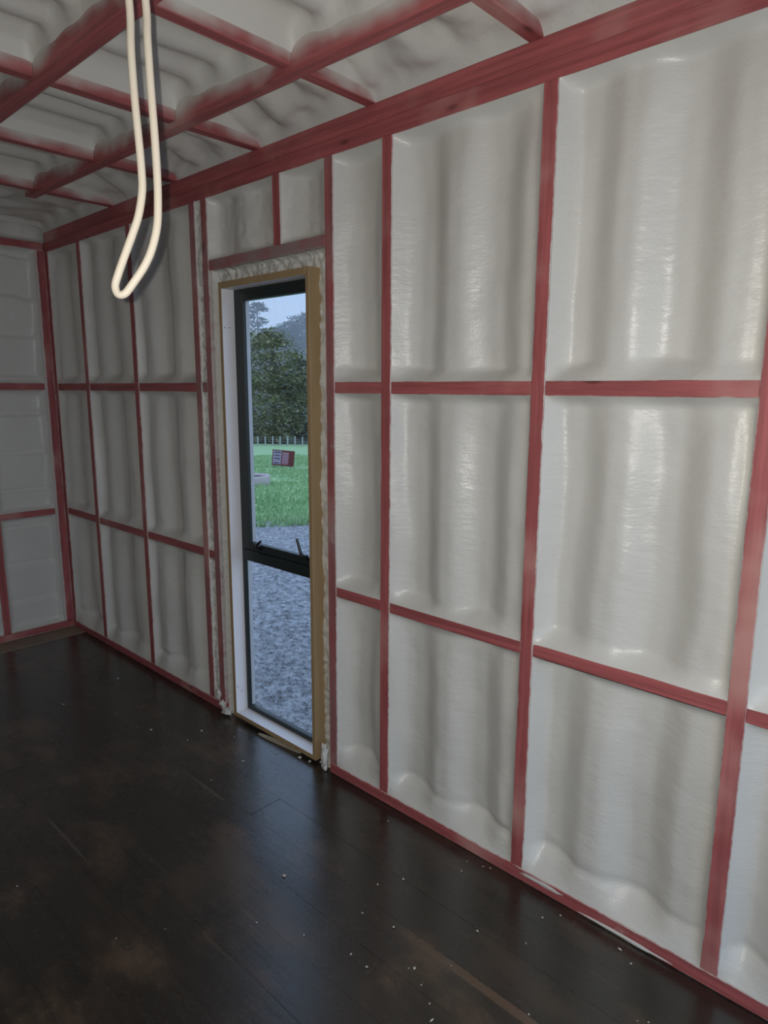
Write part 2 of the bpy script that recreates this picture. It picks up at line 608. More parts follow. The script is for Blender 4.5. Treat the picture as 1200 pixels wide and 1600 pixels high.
def blob(name, c, r, mat, parent=None, seed=0, sub=3, amp=0.6):
    bm = bmesh.new()
    bmesh.ops.create_icosphere(bm, subdivisions=sub, radius=1.0)
    for v in bm.verts:
        k = 1 + amp * fbm(v.co.x * 1.6 + seed, v.co.y * 1.6, v.co.z * 1.6 + seed, 2)
        v.co = Vector((v.co.x * r[0] * k, v.co.y * r[1] * k, v.co.z * r[2] * k))
    me = bpy.data.meshes.new(name)
    bm.to_mesh(me)
    bm.free()
    me.polygons.foreach_set('use_smooth', [True] * len(me.polygons))
    loc = Vector(c)
    if parent is not None: loc = loc - Vector(parent.location)
    return link(name, me, mat, parent, loc)


# foam squeezed out at the feet of the window studs
blob('foam_drip', (1.955, 0.002, 0.030), (0.014, 0.012, 0.034), M_FOAM_ROUGH, wall_r, 3.1)
blob('foam_drip', (1.948, 0.008, 0.075), (0.015, 0.012, 0.050), M_FOAM_ROUGH, wall_r, 5.1)
blob('foam_drip', (2.665, 0.012, 0.022), (0.032, 0.016, 0.018), M_FOAM_ROUGH, wall_r, 6.4)
blob('foam_drip', (2.745, 0.004, 0.085), (0.018, 0.010, 0.028), M_FOAM_ROUGH, wall_r, 8.8)
blob('foam_drip', (2.700, 0.010, 0.045), (0.02, 0.012, 0.02), M_FOAM_ROUGH, wall_r, 9.7)
for x, w in ((0.66, 0.13), (0.93, 0.07)):
    blob('foam_smear', (x, -0.001, 0.010 if x < 0.8 else 0.032), (w, 0.0035, 0.007), M_FOAM, wall_r, x * 9, 3, 0.5)

# ------------------------------------------------------------------ end wall
wall_b = strip_sheet('wall_back', [(-0.13, Y_LEFT + 0.1, -0.24, 2.72)], lambda a, b, d: (X_END + 0.125 + d, a, b), M_STEEL)
tag(wall_b, 'far end wall of pink timber framing and white spray foam', None, None, 'structure')
es = [0.034, 0.408, 1.008, 1.608, 2.16]
for i, y in enumerate(es):
    box('stud', X_END, X_END + SB, y - (0.05 if i == 0 else HB), y + (0.026 if i == 0 else HB), BP, 2.40, T_STUD_END, wall_b, 0.002)
box('bottom_plate', X_END, X_END + SB, -0.004, Y_LEFT, 0.004, BP + 0.008, T_NOG_END, wall_b, 0.003)
box('top_plate', X_END - 0.002, X_END + SB, 0.002, Y_LEFT, 2.40, 2.45, T_NOG_END, wall_b, 0.003)
for i in range(len(es) - 1):
    a0, a1 = es[i] + (0.026 if i == 0 else HB), es[i + 1] - HB
    box('noggin', X_END + 0.003, X_END + SB, a0, a1, N1[0], N1[1], T_NOG_END, wall_b, 0.002)
    box('noggin', X_END + 0.003, X_END + SB, a0, a1, N2[0], N2[1], T_NOG_END, wall_b, 0.002)
    for b0, b1 in ((BP + 0.008, N1[0]), (N1[1], N2[0]), (N2[1], 2.40)):
        sd += 1
        def dep(a, b, s0=sd):
            t = ((b + 0.01 * fbm(a * 2, b, s0, 2)) / 0.235) % 1.0
            return 0.030 + 0.016 * (1 - t) + 0.010 * math.exp(-((t - 0.03) / 0.05) ** 2)
        foam_grid('foam_panel', wall_b, a0 - 0.001, a1 + 0.001, b0 - 0.001, b1 + 0.001, lambda a, b, d: (X_END + d, a, b), dep, M_FOAM_END,
                  fil=(0.04, 0.04, 0.04, 0.03), seed=sd, step=0.012)

sd += 1
foam_grid('foam_strip', wall_b, -0.06, Y_LEFT, 2.449, 2.66, lambda a, b, d: (X_END + d, a, b), lambda a, b: 0.03 + 0.02 * fbm(a * 5, b * 5, 3, 2), M_FOAM_ROOF,
          fil=(0.02, 0.02, 0.03, 0.02), seed=sd)

# ------------------------------------------------------------------ left wall (out of frame, closes the room)
verts, faces = [], []
n = 200
for i in range(n + 1):
    a = X_OPEN + (4.62 - X_OPEN) * i / n
    for b in (-0.24, 2.72):
        verts.append((a, Y_LEFT + 0.05 + 0.02 * corr(a), b))
for i in range(n):
    faces.append((2 * i, 2 * i + 1, 2 * i + 3, 2 * i + 2))
wall_l = mesh_np('wall_left', verts, faces, M_FOAM, None)
tag(wall_l, 'foam coated container wall opposite the window', None, None, 'structure')
for x in (4.0, 3.4, 2.8, 2.2, 1.6, 1.0, 0.4, -0.2, -0.8):
    box('stud', x - HB, x + HB, Y_LEFT, Y_LEFT + 0.06, 0.0, 2.45, T_STUD, wall_l, 0.002)

# ------------------------------------------------------------------ ceiling
verts, faces = [], []
n = 240
for i in range(n + 1):
    a = X_OPEN + (4.62 - X_OPEN) * i / n
    for b in (-0.16, Y_LEFT + 0.1):
        verts.append((a, b, 2.70 + 0.015 * corr(a, 0.21, 0.0)))
for i in range(n):
    faces.append((2 * i, 2 * i + 1, 2 * i + 3, 2 * i + 2))
ceil = mesh_np('ceiling', verts, faces, M_STEEL, None)
tag(ceil, 'container roof with pink ceiling timbers and grey white spray foam', None, None, 'structure')
ZB, ZJ, ZT = 2.492, 2.506, 2.60
JX = [1.70 + 0.6225 * k for k in range(-5, 4)]          # cross joists, up to x = 3.57
skew = 0.020
beams = [0.293, 0.783, 1.262, 1.742]


def by(i, x):
    return beams[i] + (skew * (x - 1.5) if i == 0 else 0.0)


for i, y in enumerate(beams):
    bm = bmesh.new()
    L0, L1 = X_OPEN, 3.66
    cx = (L0 + L1) / 2
    bm_box(bm, L0 - cx, L1 - cx, 0, 0.048, -(ZT - ZB) / 2, (ZT - ZB) / 2, 0.003)
    for v in bm.verts:
        v.co.y += by(i, v.co.x + cx) - y - 0.024
    bmesh.ops.recalc_face_normals(bm, faces=bm.faces)
    me = bpy.data.meshes.new('ceiling_beam')
    bm.to_mesh(me); bm.free()
    link('ceiling_beam', me, T_BEAM, ceil, (cx, y + 0.024, (ZT + ZB) / 2))
for x in JX:
    edges = [-0.06] + [by(i, x) for i in range(4)] + [Y_LEFT]
    for i in range(5):
        y0 = edges[i] + (0.048 if i > 0 else 0)
        box('ceiling_joist', x - HB, x + HB, y0, edges[i + 1], ZJ + random.uniform(-0.002, 0.003), ZT, T_JOIST, ceil, 0.003)
JXE = JX + [X_END]
for k in range(len(JXE) - 1):
    a0, a1 = JXE[k] + HB, JXE[k + 1] - (HB if k < len(JXE) - 2 else 0.0)
    mid = (a0 + a1) / 2
    last = k == len(JXE) - 2
    if last:
        yb = [(-0.005, Y_LEFT)]
    else:
        edges = [-0.005] + [by(i, mid) for i in range(4)] + [Y_LEFT]
        yb = [(edges[i] + (0.048 if i else 0), edges[i + 1]) for i in range(5)]
    for i, (b0, b1) in enumerate(yb):
        sd += 1
        wall_bay = i == 0
        def dep(a, b, s0=sd, wall_bay=wall_bay, last=last, b0=b0):
            w = a + 0.012 * fbm(a * 2, b * 3, s0, 2)
            d = 0.098 + 0.030 * (corr(w, 0.155, 0.02) - 0.5)
            if wall_bay:
                t = sstep((b + 0.02) / 0.2)
                d = 0.035 + 0.062 * t + 0.03 * (corr(w, 0.209, 0.05) - 0.5) * (0.4 + t) + 0.022 * fbm(a * 7, b * 9, s0, 2)
            if last:
                d = 0.05 + 0.015 * corr(w, 0.209) + 0.02 * fbm(a * 6, b * 6, s0, 2)
            return d
        foam_grid('foam_panel', ceil, a0 - 0.001, a1 + 0.001, b0 - 0.004, b1 + 0.004, lambda a, b, d: (a, b, ZJ + d), dep, M_FOAM_WB if wall_bay and not last else M_FOAM_ROOF,
                  fil=(0.025, 0.025, 0.05 if wall_bay else 0.04, 0.03), step=0.013, seed=sd, lips=(0.036, 0.036, 0.003 if wall_bay else 0.036, 0.036), ex=(2.2, 2.2, 3.0 if wall_bay else 2.2, 2.2))

# ------------------------------------------------------------------ window
win = empty('window_1', (2.316, -0.06, 0.0))
tag(win, 'tall narrow dark aluminium window in a pine liner', None, None, 'structure')
T = 0.021
LY0, LY1 = -0.090, 0.0
IX0, IX1, IZ0, IZ1 = WX0 + T, WX1 - T, WZ0 + T, WZ1 - 0.028


def liner(name, inner_axis, lo, hi, x0, x1, z0, z1):
    o = box(name, x0, x1, LY0, LY1, z0, z1, M_PINE, win, 0.0012)
    o.data.materials.append(M_WHITE)
    for p in o.data.polygons:
        if abs(p.normal['xyz'.index(inner_axis)] - lo) < 0.05:
            p.material_index = 1
    return o


liner('jamb_liner', 'x', -1, 0, IX1, WX1, WZ0, WZ1)       # far jamb, white face towards the viewer
liner('jamb_liner', 'x', 1, 0, WX0, IX0, WZ0, WZ1)
liner('head_liner', 'z', -1, 0, IX0, IX1, IZ1, WZ1)
liner('sill_liner', 'z', 1, 0, IX0, IX1, WZ0, IZ0)
# aluminium outer frame
FY0, FY1 = -0.092, -0.064
fr = 0.020


def ring(name, x0, x1, z0, z1, wl, wr, wb, wt, y0, y1, mat, parent, bev=0.002):
    bm = bmesh.new()
    c = Vector(parent.location)
    for q in ((x0, x0 + wl, z0, z1), (x1 - wr, x1, z0, z1), (x0 + wl, x1 - wr, z0, z0 + wb), (x0 + wl, x1 - wr, z1 - wt, z1)):
        bm_box(bm, q[0] - c.x, q[1] - c.x, y0 - c.y, y1 - c.y, q[2] - c.z, q[3] - c.z, bev)
    bmesh.ops.recalc_face_normals(bm, faces=bm.faces)
    me = bpy.data.meshes.new(name)
    bm.to_mesh(me); bm.free()
    return link(name, me, mat, parent)


ring('outer_frame', IX0, IX1, IZ0, IZ1, fr, fr, 0.022, 0.020, FY0, FY1, M_ALU, win)
ZM0, ZM1 = 0.792, 0.842
box('transom', IX0 + fr, IX1 - fr, FY0, FY1 + 0.004, ZM0, ZM1, M_ALU, win, 0.003)
for x0, x1, z0, z1 in ((IX1 - fr - 0.049, IX1 - fr - 0.045, ZM1 + 0.04, IZ1 - 0.05), (IX1 - fr - 0.004, IX1 - fr, IZ0 + 0.022, ZM0)):
    box('sky_glint_strip', x0, x1, FY0 - 0.004, -0.077, z0, z1, plain('painted_sky_glint', (0.50, 0.50, 0.50), 0.5), win, 0)  # added strips behind the glass, coloured pale to imitate sky light on the dark frame
sash = ring('opening_sash', IX0 + fr - 0.004, IX1 - fr + 0.004, ZM1 + 0.001, IZ1 - 0.016, 0.050, 0.050, 0.038, 0.034, FY0 - 0.002, FY1 + 0.002, M_ALU, win, 0.004)
box('glass_pane', IX0 + 0.05, IX1 - 0.05, -0.076, -0.072, ZM1 + 0.03, IZ1 - 0.04, M_GLASS, win, 0)
box('glass_pane', IX0 + 0.015, IX1 - 0.015, -0.076, -0.072, IZ0 + 0.014, ZM0 + 0.006, M_GLASS, win, 0)


def latch(px, ends):
    c = Vector(win.location)
    base = bmesh.new()
    bm_box(base, -0.020, 0.020, -0.004, 0.014, -0.012, 0.012, 0.003)
    me = bpy.data.meshes.new('latch')
    base.to_mesh(me); base.free()
    o = link('latch', me, M_BLACK, win, Vector(px) - c)
    bm = bmesh.new()
    p = [Vector(q) for q in ends]
    for a, b, r0, r1 in ((p[0], p[1], 0.008, 0.007), (p[1], p[2], 0.007, 0.0055)):
        t = (b - a).normalized()
        s = t.orthogonal().normalized()
        w = t.cross(s)
        va = [bm.verts.new(a + (s * math.cos(k * math.pi / 3) + w * math.sin(k * math.pi / 3)) * r0) for k in range(6)]
        vb = [bm.verts.new(b + (s * math.cos(k * math.pi / 3) + w * math.sin(k * math.pi / 3)) * r1) for k in range(6)]
        for k in range(6):
            bm.faces.new((va[k], va[(k + 1) % 6], vb[(k + 1) % 6], vb[k]))
        bm.faces.new(va[::-1]); bm.faces.new(vb)
    bmesh.ops.recalc_face_normals(bm, faces=bm.faces)
    me = bpy.data.meshes.new('lever')
    bm.to_mesh(me); bm.free()
    link('lever', me, M_BLACK, o)


latch((2.466, FY1 + 0.004, 0.868), [(0, 0.010, 0.002), (-0.020, 0.020, 0.018), (-0.056, 0.024, 0.042)])
latch((2.135, FY1 + 0.004, 0.880), [(0, 0.010, 0.002), (0.006, 0.018, 0.020), (0.026, 0.022, 0.080)])
# nail heads on the white jamb
for z, yy in ((1.845, -0.012), (1.846, -0.038), (0.163, -0.012), (0.135, -0.034)):
    bm = bmesh.new()
    bmesh.ops.create_cone(bm, cap_ends=True, segments=8, radius1=0.0028, radius2=0.0022, depth=0.0015, matrix=Matrix.Rotation(-math.pi / 2, 4, 'Y'))
    me = bpy.data.meshes.new('nail_head')
    bm.to_mesh(me); bm.free()
    link('nail_head', me, M_BLACK, win, Vector((IX1 - 0.0006, yy, z)) - Vector(win.location))

# ------------------------------------------------------------------ hanging hose
px = [(201.6, 0), (204.6, 75), (210, 150), (217.5, 225), (221.4, 270), (222, 300), (216.6, 336), (207, 366), (195, 399), (184.5, 429), (180, 447),
      (184.5, 459.5), (195, 459), (207, 444), (225, 417), (237, 390), (245.4, 354), (246.8, 315), (245.4, 270), (241.5, 210), (235.5, 135), (230.4, 60), (227.4, 0)]
HD = 1.10
# the hose hangs in one upright plane facing the viewer; these are its points in that plane
pts = [CAM + HD * (FW + RT * ((u - 600) / F_PX) - UP * ((v - 800) / F_PX)) for u, v in px]
a, b = pts[0], pts[-1]
top = ZB + 0.03
head = [Vector((a.x + 0.005, a.y + 0.03, top)), Vector((a.x + 0.002, a.y + 0.012, (top + a.z) / 2))]
tail = [Vector((b.x + 0.002, b.y + 0.012, (top + b.z) / 2)), Vector((b.x + 0.005, b.y + 0.03, top))]
hose = tube('cable_conduit', head + pts + tail, 0.0064, M_HOSE, None, 14)
tag(hose, 'cream plastic conduit hanging in a narrow loop from the ceiling', 'conduit')

# ------------------------------------------------------------------ crumbs and offcut on the floor
def on_floor(u, v, z=0.0):
    d = FW + RT * ((u - 600) / F_PX) - UP * ((v - 800) / F_PX)
    return CAM + d * ((z - CAM.z) / d.z)


M_CRUMB = plain('foam_crumb', (0.50, 0.49, 0.44), 0.7, 0, 0.15, 60)
cr1 = [(x / 3, 1000 + y / 3) for x, y in ((298, 303), (553, 183), (708, 423), (945, 427), (880, 470), (1098, 457), (1125, 425), (990, 657), (1140, 570))]
cr2 = [(300 + x / 3, 1100 + y / 3) for x, y in ((505, 253), (552, 271), (330, 437), (432, 807), (920, 550), (395, 230))]
cr3 = [(x / 3, 1300 + y / 3) for x, y in ((775, 456), (545, 500), (80, 255))]
cr4 = [(400 + x / 3, 1300 + y / 3) for x, y in ((570, 247), (690, 223), (498, 381), (445, 574), (520, 634), (742, 641), (715, 639), (775, 718), (813, 806), (825, 884),
       (1037, 466), (225, 484), (645, 448), (963, 183), (990, 138), (1065, 162), (1098, 170), (915, 628), (3, 425))]
cr5 = [(750 + x / 3, 1300 + y / 3) for x, y in ((655, 552), (708, 618), (228, 857), (738, 886), (293, 402), (377, 393), (215, 523), (790, 893))]
big = {(432, 807), (742, 641)}
for i, (u, v) in enumerate(cr1 + cr2 + cr3 + cr4 + cr5):
    p = on_floor(u, v)
    depth = (p - CAM).dot(FW)
    s = depth / F_PX * random.choice((1.2, 1.5, 1.8, 2.2))
    if abs(u - 444) < 1 or abs(u - 647) < 1 or abs(u - 675) < 1.2 or abs(u - 968) < 1 or (abs(v - 1190) < 8 and 460 < u < 490): s = depth / F_PX * 3.2
    s = min(s, 0.009)
    o = blob('foam_crumb', (p.x, p.y, s * 0.42), (s * random.uniform(0.9, 1.5), s * random.uniform(0.6, 1.0), s * 0.5), M_CRUMB, None, i * 2.3, 1, 0.6)
    o.rotation_euler.z = random.uniform(0, 6.28)
    tag(o, 'tiny off-white foam crumb lying on the dark floor', 'crumb', 'foam crumbs scattered over the floor')

p0, p1 = on_floor(404, 1148), on_floor(470, 1177)
dv = (p1 - p0).normalized()
nv = Vector((-dv.y, dv.x, 0))
if nv.y < 0: nv = -nv
prof = [(0.0, 0.004), (0.06, 0.013), (0.25, 0.020), (0.6, 0.021), (0.93, 0.017), (1.0, 0.006)]
L = (p1 - p0).length
verts, faces = [], []
for t, w in prof:
    c = p0 + dv * (t * L)
    for sgn, z in ((-1, 0.001), (-1, 0.009 + 0.006 * t), (1, 0.007 + 0.006 * t), (1, 0.001)):
        verts.append(c + nv * (sgn * w * 0.5) + Vector((0, 0, z)))
for i in range(len(prof) - 1):
    for k in range(4):
        faces.append((i * 4 + k, i * 4 + (k + 1) % 4, i * 4 + 4 + (k + 1) % 4, i * 4 + 4 + k))
faces += [(0, 1, 2, 3), tuple(len(verts) - 4 + k for k in (3, 2, 1, 0))]
bmf = bpy.data.meshes.new('wood_offcut')
bmf.from_pydata([tuple(v) for v in verts], [], faces)
bb = bmesh.new(); bb.from_mesh(bmf); bmesh.ops.recalc_face_normals(bb, faces=bb.faces); bb.to_mesh(bmf); bb.free()
off = link('wood_offcut', bmf, plain('grey_pine_sliver', (0.36, 0.31, 0.23), 0.7, 0, 0.2, 30))
tag(off, 'long pale wood splinter lying on the floor below the window sill', 'offcut')

# ------------------------------------------------------------------ outside
D = Vector((0.790, -0.613, 0))
E_ = Vector((-0.613, -0.790, 0))       # to the right as seen through the window
C0 = Vector((CAM.x, CAM.y, 0))
S_EDGE = 9.2


def gz(s, t=0.0):
    if s < S_EDGE: return -0.25
    z = -0.25 - 0.069 * (min(s, 92) - S_EDGE) - 0.035 * max(0, t) * sstep((s - 40) / 40)
    if s > 92: z += -0.02 * (min(s, 180) - 92)
    if s > 180: z += 32 * sstep((s - 180) / 160)
    return z


def P(s, t, z=None):
    p = C0 + D * s + E_ * t
    p.z = gz(s, t) if z is None else z
    return p


def ground_grid(name, ss, ts, mat, amp=0.0):
    verts, faces = [], []
    for s in ss:
        for t in ts:
            p = P(s, t)
            p.z += amp * fbm(p.x * 0.6, p.y * 0.6, 0, 3)
            verts.append(p)
    n = len(ts)
    for i in range(len(ss) - 1):
        for j in range(n - 1):
            faces.append((i * n + j, i * n + j + 1, (i + 1) * n + j + 1, (i + 1) * n + j))
    return mesh_np(name, verts, faces, mat)


def gravel_mat():
    m, nt, b = newmat('blue_grey_gravel')
    geo = nt.nodes.new('ShaderNodeNewGeometry')
    p = geo.outputs['Position']
    n1 = noise_n(nt, p, 22.0, 5, 0.75)
    n2 = noise_n(nt, p, 1.2, 3)
    c = mixc(nt, ramp01(nt, n1, 0.36, 0.66), (0.12, 0.122, 0.135), (0.55, 0.555, 0.58))
    c = mixc(nt, math_n(nt, 'MULTIPLY', n2, 0.35), c, (0.44, 0.445, 0.465))
    nt.links.new(c, b.inputs['Base Color'])
    b.inputs['Roughness'].default_value = 0.8
    bump(nt, b, n1, 0.8, 0.03)
    return m


def grass_mat(name, a, bcol):
    m, nt, b = newmat(name)
    geo = nt.nodes.new('ShaderNodeNewGeometry')
    p = geo.outputs['Position']
    n1 = noise_n(nt, p, 0.9, 5, 0.7)
    n2 = noise_n(nt, p, 9.0, 3, 0.6)
    f = math_n(nt, 'MULTIPLY_ADD', n2, 0.4, math_n(nt, 'MULTIPLY', n1, 0.6))
    c = mixc(nt, ramp01(nt, f, 0.35, 0.65), a, bcol)
    nt.links.new(c, b.inputs['Base Color'])
    b.inputs['Roughness'].default_value = 0.85
    return m


M_GRAVEL = gravel_mat()
M_GRASS = grass_mat('paddock_grass', (0.24, 0.42, 0.18), (0.38, 0.55, 0.27))
gr = ground_grid('ground', np.linspace(-25, S_EDGE, 40), np.linspace(-30, 30, 40), M_GRAVEL)
tag(gr, 'grey gravel yard outside the window', None, None, 'structure')
lw = ground_grid('lawn', np.concatenate([np.linspace(S_EDGE, 40, 60), np.linspace(42, 96, 30)]), np.linspace(-120, 120, 60), M_GRASS, 0.05)
tag(lw, 'green paddock sloping away beyond the gravel', None, None, 'structure')

hl = ground_grid('hillside', np.linspace(96, 420, 90), np.linspace(-160, 160, 60), grass_mat('bush_cover', (0.05, 0.065, 0.05), (0.12, 0.14, 0.10)), 0.6)
tag(hl, 'dark bushy hillside far beyond the fence', None, None, 'structure')
rng = np.random.default_rng(3)
# loose stones: uncountable
verts, faces = [], []
octa = np.array([(1, 0, 0), (-1, 0, 0), (0, 1, 0), (0, -1, 0), (0, 0, 1)], float)
of = [(0, 2, 4), (2, 1, 4), (1, 3, 4), (3, 0, 4)]
for _ in range(9000):
    s = 3.0 + (S_EDGE + 0.3 - 3.0) * rng.random()
    t = (rng.random() - 0.5) * (0.6 + s * 0.22)
    p = P(s, t, -0.252)
    r = rng.uniform(0.008, 0.024)
    an = rng.random() * 6.28
    ca, sa = math.cos(an), math.sin(an)
    base = len(verts)
    for q in octa:
        x, y = q[0] * r * 1.3, q[1] * r
        verts.append((p.x + ca * x - sa * y, p.y + sa * x + ca * y, p.z + q[2] * r * 0.7))
    faces += [tuple(base + k for k in f) for f in of]
st = mesh_np('loose_gravel', verts, faces, M_GRAVEL, None, False)
tag(st, 'loose blue grey stones spread over the yard', 'gravel', None, 'stuff')
# grass blades: uncountable
verts, faces = [], []
for _ in range(14000):
    s = S_EDGE - 0.2 + 34 * rng.random() ** 1.3
    t = (rng.random() - 0.5) * (0.8 + s * 0.22)
    p = P(s, t)
    h = rng.uniform(0.03, 0.10) * (1 + 0.6 * fbm(p.x * 0.5, p.y * 0.5, 3, 2))
    for k in range(2):
        an = rng.random() * 6.28
        w = 0.012 + 0.0008 * s
        dx, dy = math.cos(an) * w, math.sin(an) * w
        lx, ly = rng.normal(0, 0.03, 2)
        base = len(verts)
        verts += [(p.x - dx, p.y - dy, p.z - 0.02), (p.x + dx, p.y + dy, p.z - 0.02), (p.x + lx, p.y + ly, p.z + h)]
        faces.append((base, base + 1, base + 2))
gs = mesh_np('grass_blades', verts, faces, grass_mat('grass_blade', (0.22, 0.40, 0.17), (0.40, 0.56, 0.29)), None, False)
tag(gs, 'short green grass growing on the paddock', 'grass', None, 'stuff')

# concrete ring
def lathe(name, prof, mat, parent=None, n=32, loc=(0, 0, 0)):
    verts, faces = [], []
    m_ = len(prof)
    for k in range(n):
        a = 2 * math.pi * k / n
        for r, z in prof:
            verts.append((r * math.cos(a), r * math.sin(a), z))
    for k in range(n):
        for i in range(m_):
            i2 = (i + 1) % m_
            faces.append((k * m_ + i, ((k + 1) % n) * m_ + i, ((k + 1) % n) * m_ + i2, k * m_ + i2))
    me = bpy.data.meshes.new(name)
    me.from_pydata(verts, [], faces)
    b_ = bmesh.new(); b_.from_mesh(me); bmesh.ops.recalc_face_normals(b_, faces=b_.faces); b_.to_mesh(me); b_.free()
    me.polygons.foreach_set('use_smooth', [True] * len(me.polygons))
    return link(name, me, mat, parent, loc)


def ray_ts(u, s):
    d = FW + RT * ((u - 600) / F_PX) - UP * ((700 - 800) / F_PX)
    k = s / (d.dot(D))
    return k * d.dot(E_)


s_r = 17.0
t_r = ray_ts(393, s_r)
pr = P(s_r, t_r)
rg = empty('concrete_ring', pr)
tag(rg, 'round pale concrete ring set on the grass', 'concrete ring')
lathe('ring_wall', [(0.42, -0.06), (0.44, 0.0), (0.44, 0.20), (0.425, 0.245), (0.37, 0.245), (0.35, 0.20), (0.35, -0.06)], plain('weathered_concrete', (0.52, 0.44, 0.43), 0.85, 0, 0.2, 6), rg)
lathe('soil_shade_fill', [(0.0, 0.19), (0.18, 0.20), (0.352, 0.19), (0.352, 0.0), (0.0, 0.0)], plain('dark_soil_shade', (0.05, 0.045, 0.045), 0.9, 0, 0.3, 9), rg)  # dark soil raised near the rim, its colour standing in for the opening's shade

# red sign
s_s = 26.0
t_s = ray_ts(440.5, s_s)
ps = P(s_s, t_s)
sg = empty('yard_sign', (ps.x, ps.y, ps.z - 0.02))
tag(sg, 'dark red notice board with pale lettering on short stakes in the grass', 'sign')
M_SIGN = plain('dark_red_board', (0.15, 0.018, 0.026), 0.5)
M_PRINT = plain('pale_lilac_print', (0.36, 0.28, 0.38), 0.6)
M_PRINT2 = plain('pink_print', (0.36, 0.15, 0.20), 0.6)
M_INK = plain('dark_print', (0.05, 0.03, 0.06), 0.6)


def sgbox(name, x0, x1, y0, y1, z0, z1, mat, parent=None):
    bm = bmesh.new()
    bm_box(bm, x0, x1, y0, y1, z0, z1, 0.0)
    bmesh.ops.recalc_face_normals(bm, faces=bm.faces)
    me = bpy.data.meshes.new(name); bm.to_mesh(me); bm.free()
    return link(name, me, mat, parent or sg)


W, H, ZS = 0.84, 0.60, 0.10
bd = sgbox('board', -W / 2, W / 2, -0.015, 0.015, ZS, ZS + H, M_SIGN)
sgbox('stake', -W / 2 + 0.08, -W / 2 + 0.12, 0.015, 0.045, -0.25, ZS + H - 0.06, M_EDGE)
sgbox('stake', W / 2 - 0.12, W / 2 - 0.08, 0.015, 0.045, -0.25, ZS + H - 0.06, M_EDGE)
sgbox('print_block', -W / 2 + 0.03, -0.08, -0.018, -0.0152, ZS + 0.05, ZS + H - 0.03, M_PRINT, bd)
sgbox('print_block', -0.05, 0.20, -0.018, -0.0152, ZS + 0.06, ZS + H - 0.07, M_PRINT2, bd)
for i, z in enumerate((0.49, 0.37, 0.25, 0.08)):
    sgbox('print_line', -W / 2 + 0.07, -0.11 - 0.03 * (i % 2), -0.0195, -0.0182, ZS + z, ZS + z + 0.035, M_INK, bd)
for z in (0.46, 0.36, 0.26, 0.16):
    sgbox('print_line', -0.03, 0.16, -0.0195, -0.0182, ZS + z, ZS + z + 0.022, M_PRINT, bd)
sg.rotation_euler = (0, math.radians(6), math.atan2(E_.y, E_.x))

# wire fence
s_f = 90.0
M_POST = plain('grey_fence_post', (0.42, 0.42, 0.40), 0.8)
fence_z = lambda t: gz(s_f, t)
fn = empty('wire_fence', P(s_f, 0))
tag(fn, 'pale post and wire fence across the bottom of the paddock', 'fence')
pme = None
us = [380 + 11.6 * k for k in range(-3, 12)]
for u in us:
    t = ray_ts(u, s_f)
    p = P(s_f, t)
    o = box('fence_post', p.x - 0.07, p.x + 0.07, p.y - 0.07, p.y + 0.07, p.z - 0.3, p.z + 1.25, M_POST, fn, 0.01)
t0, t1 = ray_ts(us[0], s_f), ray_ts(us[-1], s_f)
for h in (0.35, 0.65, 0.95, 1.18):
    a, b = P(s_f, t0), P(s_f, t1)
    tube('fence_wire', [a + Vector((0, 0, h)), (a + b) / 2 + Vector((0, 0, h - 0.0)), b + Vector((0, 0, h))], 0.012, M_POST, fn, 5)


def leaf_mat(name, a, b_):
    m, nt, b = newmat(name)
    geo = nt.nodes.new('ShaderNodeNewGeometry')
    n1 = noise_n(nt, geo.outputs['Position'], 0.55, 4, 0.65)
    c = mixc(nt, ramp01(nt, n1, 0.35, 0.65), a, b_)
    nt.links.new(c, b.inputs['Base Color'])
    b.inputs['Roughness'].default_value = 0.75
    return m


L_OLIVE = leaf_mat('olive_needles', (0.15, 0.165, 0.10), (0.38, 0.37, 0.20))
L_DARK = leaf_mat('dark_needles', (0.09, 0.11, 0.09), (0.22, 0.235, 0.16))
L_FAR = leaf_mat('grey_green_leaves', (0.06, 0.085, 0.07), (0.11, 0.14, 0.11))
M_BARK = plain('grey_bark', (0.16, 0.14, 0.13), 0.9, 0, 0.3, 3)


